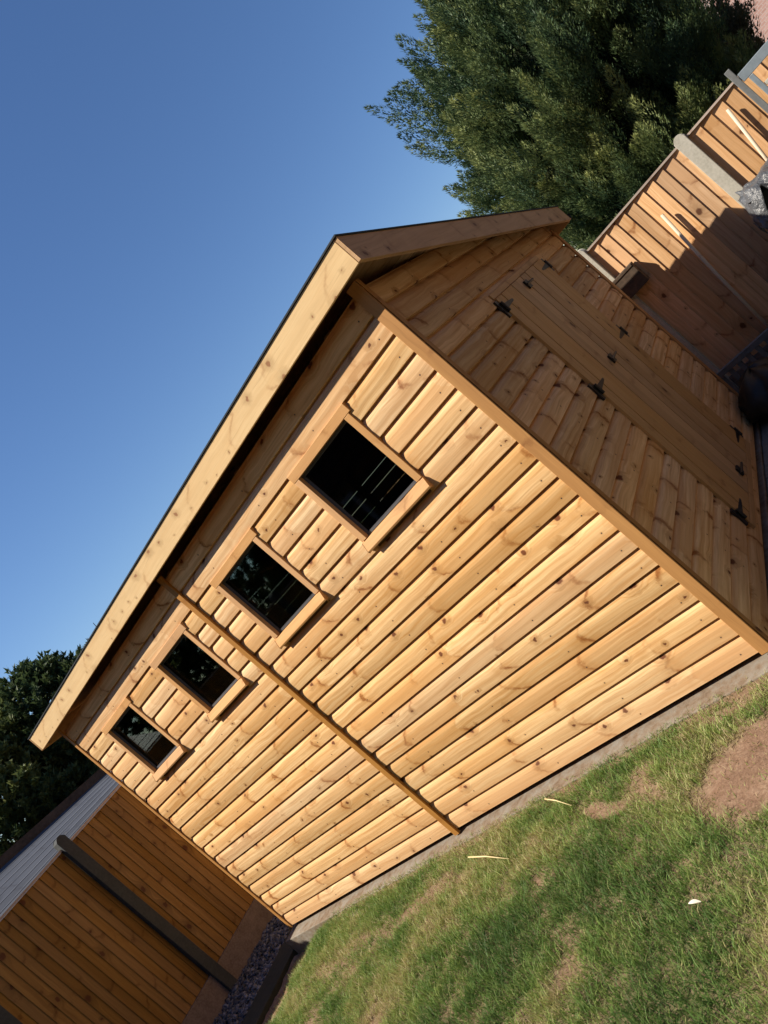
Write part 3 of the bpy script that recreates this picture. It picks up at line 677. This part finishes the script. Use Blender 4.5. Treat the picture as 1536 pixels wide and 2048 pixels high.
def tufts(n, per, cx, cy, zb, zt, prof_r, seed, ln=(.16, .34), rad=(.045, .085), leaf=(.022, .045), lw=.0065, up=1.5):
    """dense upswept conifer tufts: leaflets shingled over spindle-shaped clumps, plus sparse inner clumps"""
    r = np.random.default_rng(seed)
    hz = zb+(zt-zb)*r.random(n)**1.25; ph = r.uniform(0, 2*np.pi, n); R = prof_r(hz)
    lm = 1+.10*np.sin(3*ph+hz*2.3+seed)+.09*np.sin(5*ph-hz*4.1)+.08*np.sin(8*ph+hz*7.)
    inner = r.random(n) < .28; rr_ = R*lm*np.where(inner, r.uniform(.55, .85, n), r.uniform(.88, 1.04, n))
    # gather the tufts into upswept boughs with gaps between them
    K = max(30, n//13); ck = r.integers(0, K, n); ch = (zb+(zt-zb)*r.random(K)**.95); cp = r.uniform(0, 2*np.pi, K)
    rk = prof_r(ch)*r.uniform(.86, 1.06, K)*(1+.09*np.sin(3*cp+ch*2.3))
    tt_ = r.random(n); hz = ch[ck]+(.34*tt_-.10); out = rk[ck]*(.72+.30*tt_); jit = .085*(1.15-tt_)
    bough = r.random(n) < .68
    bx = np.where(bough, out*np.cos(cp[ck])+r.normal(0, 1, n)*jit, rr_*.9*np.cos(ph)); by = np.where(bough, out*np.sin(cp[ck])+r.normal(0, 1, n)*jit, rr_*.9*np.sin(ph))
    ph = np.where(bough, cp[ck], ph)
    base = np.stack([cx+bx, cy+by, hz], 1)
    ax = np.stack([.9*np.cos(ph), .9*np.sin(ph), np.full(n, up)], 1)+r.normal(0, .28, (n, 3)); ax /= np.linalg.norm(ax, axis=1)[:, None]
    L = r.uniform(*ln, n); W_ = r.uniform(*rad, n)
    t = r.random((n, per))**.9; env = np.sqrt(np.clip(t+.06, 0, 1))*(1-t)**.75*1.7
    off = r.normal(0, 1, (n, per, 3)); off -= (off*ax[:, None]).sum(-1, keepdims=True)*ax[:, None]; off /= np.linalg.norm(off, axis=-1, keepdims=True)
    p = base[:, None]+ax[:, None]*(t*L[:, None])[..., None]+off*(env*W_[:, None]*r.uniform(.75, 1.1, (n, per)))[..., None]
    d = ax[:, None]*1.0+off*(.25+.5*r.random((n, per)))[..., None]+r.normal(0, .18, (n, per, 3)); d /= np.linalg.norm(d, axis=-1, keepdims=True)
    sd = np.cross(off, d)+r.normal(0, .25, (n, per, 3)); sd /= np.linalg.norm(sd, axis=-1, keepdims=True)
    ll = r.uniform(*leaf, (n, per))[..., None]; sw_ = sd*(lw*r.uniform(.7, 1.4, (n, per)))[..., None]
    A = (p-sw_).reshape(-1, 3); B = (p+sw_).reshape(-1, 3); C_ = (p+d*ll).reshape(-1, 3); m = len(A)
    i = np.arange(m); F = np.stack([i, i+m, i+2*m], 1)
    cl = (fbm(base[:, 0]+base[:, 1]+20, base[:, 2]*.7+20, 2.2, seed+50)-.5)[:, None]+(r.random(K)[ck]-.5)[:, None]*.3
    col = np.clip(.26+.26*r.random(n)[:, None]+.30*t+.8*cl+r.normal(0, .07, (n, per)), 0, 1).ravel()
    return np.concatenate([A, B, C_]), F, col
def conifer(name, x, y, zb, zt, prof_r, mat, label, group, seed, n, per, **kw):
    root = empty(name, (x, y, -.2), label, 'tree', group); o3 = (x, y, -.2)
    V, F, c_ = tufts(n, per, x, y, zb, zt, prof_r, seed, **kw)
    raw_mesh('crown', V, F, M[mat], rnd=c_, parent=root, org=o3)
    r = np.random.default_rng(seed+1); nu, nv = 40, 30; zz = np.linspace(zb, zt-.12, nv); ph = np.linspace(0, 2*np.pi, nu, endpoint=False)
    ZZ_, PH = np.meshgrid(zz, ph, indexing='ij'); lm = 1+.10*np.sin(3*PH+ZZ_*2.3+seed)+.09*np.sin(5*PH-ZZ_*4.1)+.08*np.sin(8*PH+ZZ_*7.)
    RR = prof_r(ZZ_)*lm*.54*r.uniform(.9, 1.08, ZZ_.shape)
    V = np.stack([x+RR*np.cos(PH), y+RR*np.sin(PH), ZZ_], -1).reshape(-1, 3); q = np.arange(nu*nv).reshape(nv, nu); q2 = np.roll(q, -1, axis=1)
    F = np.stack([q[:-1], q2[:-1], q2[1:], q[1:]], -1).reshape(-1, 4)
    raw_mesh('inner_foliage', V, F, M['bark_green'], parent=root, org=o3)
    m = MB(); m.tube([(x, y, -.25), (x+.02, y, zb+.5)], [.09, .07], 10); m.build('trunk', M['bark'], root, smooth=True)
    return root
def tree(name, x, y, zb, zt, prof_r, mat, label, group, seed, n_pl=2400, per=46, trunk_r=.07, **kw):
    root = empty(name, (x, y, -.2), label, 'tree', group)
    V, F, c_ = fronds(n_pl, per, x, y, zb, prof_r, zt, seed, **kw)
    raw_mesh('crown', V, F, M[mat], rnd=c_, parent=root, org=(x, y, -.2))
    m = MB(); m.tube([(x, y, -.25), (x+.03, y, zb+.4), (x, y+.02, zb+(zt-zb)*.6), (x, y, zt-.15)], [trunk_r, trunk_r*.85, trunk_r*.4, .012], 10)
    rs = random.Random(seed)
    for k in range(26):
        z = zb+(zt-zb)*(.03+.85*k/26); a = rs.uniform(0, 6.28); Rr = float(prof_r(np.array([z]))[0])*.8
        m.tube([(x, y, z), (x+Rr*.5*math.cos(a), y+Rr*.5*math.sin(a), z+.10), (x+Rr*math.cos(a), y+Rr*math.sin(a), z+.30)], [trunk_r*.3, trunk_r*.2, .006], 6)
    m.build('trunk', M['bark'], root, smooth=True)
    return root
def cone(zb, zt, R, belly=.3, pw=1.):
    def f(z):
        t = np.clip((z-zb)/(zt-zb), 0, 1)
        lo = R*(.72+.28*np.clip(t/belly, 0, 1)); hi = R*np.clip((1-t)/(1-belly), 0, 1)**pw
        return np.where(t < belly, lo, hi)
    return f
D = 7.35; a_ = math.radians(95.9)
conifer('conifer', 1.205+D*math.cos(a_), -2.639+D*math.sin(a_), .6, 3.50, cone(.6, 3.50, 1.06, .60, .85), 'conifer', 'tall dense green conifer with upswept tufts behind the sunlit board fence', 'evergreens behind the back fence', 5, 3100, 260, ln=(.22, .42), rad=(.055, .105), lw=.0048, leaf=(.02, .04), up=2.1)
conifer('conifer', 1.205+8.3*math.cos(math.radians(90.2)), -2.639+8.3*math.sin(math.radians(90.2)), .4, 2.45, cone(.4, 2.45, .50, .4, .8), 'conifer2', 'smaller dull brownish conifer between the tall conifer and the brick house', 'evergreens behind the back fence', 9, 900, 110)
for k, (az_, D_, top, R_, lab) in enumerate([(147.0, 11.0, 2.98, .8, 'dark tree showing just above the far end of the shed fascia'),
        (152.8, 11.4, 3.50, 1.15, 'dark green tree beyond the grey roof, nearest the shed'),
        (159.5, 11.0, 3.42, 1.2, 'dark green tree at the left edge beyond the grey roof')]):
    a_ = math.radians(az_); X, Y = 1.205+D_*math.cos(a_), -2.639+D_*math.sin(a_)
    t_ = tree('broad_tree', X, Y, .4, top, cone(.4, top, R_, .62, .45), 'hedge', lab, 'dark trees beyond the left fence', 20+k, n_pl=2600, per=40, leaf=(.05, .09), lw=.02, plen=(.15, .3), up=.9)
    if k == 0:
        m = MB(); rs = random.Random(8)
        for q in range(7):
            a = rs.uniform(0, 6.28); m.tube([(X, Y, 2.4), (X+.12*math.cos(a), Y+.12*math.sin(a), 2.95), (X+.25*math.cos(a)+rs.uniform(-.05, .05), Y+.25*math.sin(a), 3.2+rs.uniform(0, .15))], [.02, .012, .004], 5)
        m.build('bare_branches', M['twig'], t_)
# unseen hedge added further along the left boundary to darken the far panes
for k, yv in enumerate((-2.6, -4.4, -6.2)):
    tree('broad_tree', -8.2-.3*k, yv, .2, 3.1+.25*k, cone(.2, 3.1+.25*k, 1.15, .6, .5), 'hedge', 'dark hedge tree on the left boundary, '+('nearest the shed', 'in the middle of its row', 'farthest from the shed')[k], 'hedge trees along the left boundary', 40+k, n_pl=900, per=34, leaf=(.07, .12), lw=.03)

# ------------------------------------------------------------------ house beyond
hs = empty('brick_house', (6.5, 17, -.2), 'pale pink brick house far behind the conifer', 'house')
m = MB(); m.box((2.05, 15.5, -.2), (10.5, 23, 5.2)); m.build('wall', M['brick'], hs)
m = MB(); m.sweep([(15.2, 5.2), (23.3, 5.2), (19.25, 7.9)], lambda q: (1.8, q[0], q[1]), lambda q: (10.75, q[0], q[1]), 0); m.build('roof', M['rooftile'], hs)
for x in (3.6, 6.0, 8.4):
    for z in (.7, 3.1):
        m = MB(); m.box((x, 15.44, z), (x+1.1, 15.52, z+1.15)); wn = m.build('window', M['upvc'], hs)
        m = MB(); m.box((x+.07, 15.425, z+.07), (x+.52, 15.439, z+1.08)); m.box((x+.58, 15.425, z+.07), (x+1.03, 15.439, z+1.08)); m.build('window_pane', M['dark_glass'], wn)

# unseen house added behind the camera: it darkens the panes and shades the shed's front from the sky
added_house = empty('brick_house', (2.5, -9, -.2), 'dark brick house at the lawn end, mirrored in the shed panes', 'house')
m = MB(); m.box((-8.0, -13.5, -.2), (8.5, -6.4, 5.0)); m.build('wall', M['brick_dark'], added_house)
m = MB(); m.sweep([(-13.9, 4.9), (-6.1, 4.9), (-10, 7.6)], lambda q: (-8.2, q[0], q[1]), lambda q: (8.7, q[0], q[1]), 0); m.build('roof', M['rooftile'], added_house)
for x in (-6.6, -3.4, 1.0, 4.2, 6.6):
    for z in (.7, 3.1):
        m = MB(); m.box((x, -6.385, z), (x+1.1, -6.33, z+1.15)); wn = m.build('window', M['upvc'], added_house)
        m = MB(); m.box((x+.07, -6.329, z+.07), (x+1.03, -6.315, z+1.08)); m.build('window_pane', M['dark_glass'], wn)
gg = empty('garage', (5.2, -.6, -.2), 'dark brick garage facing the shed doors, outside the picture to the right', 'garage')  # unseen building added to cut sky light and bounce warm light to the doors
m = MB(); m.box((3.4, -5.2, -.2), (7.0, 4.2, 3.9)); m.build('wall', M['brick_dark'], gg)
m = MB(); m.sweep([(3.2, 3.9), (7.2, 3.9), (5.2, 5.4)][::-1], lambda q: (q[0], -5.4, q[1]), lambda q: (q[0], 4.4, q[1]), 1); m.build('roof', M['rooftile'], gg)
m = MB(); m.box((3.36, -1.2, -.1), (3.39, -.2, 1.9), 2); m.build('door', M['bark'], gg)

for o in bpy.data.objects:
    if '_o' in o: del o['_o']
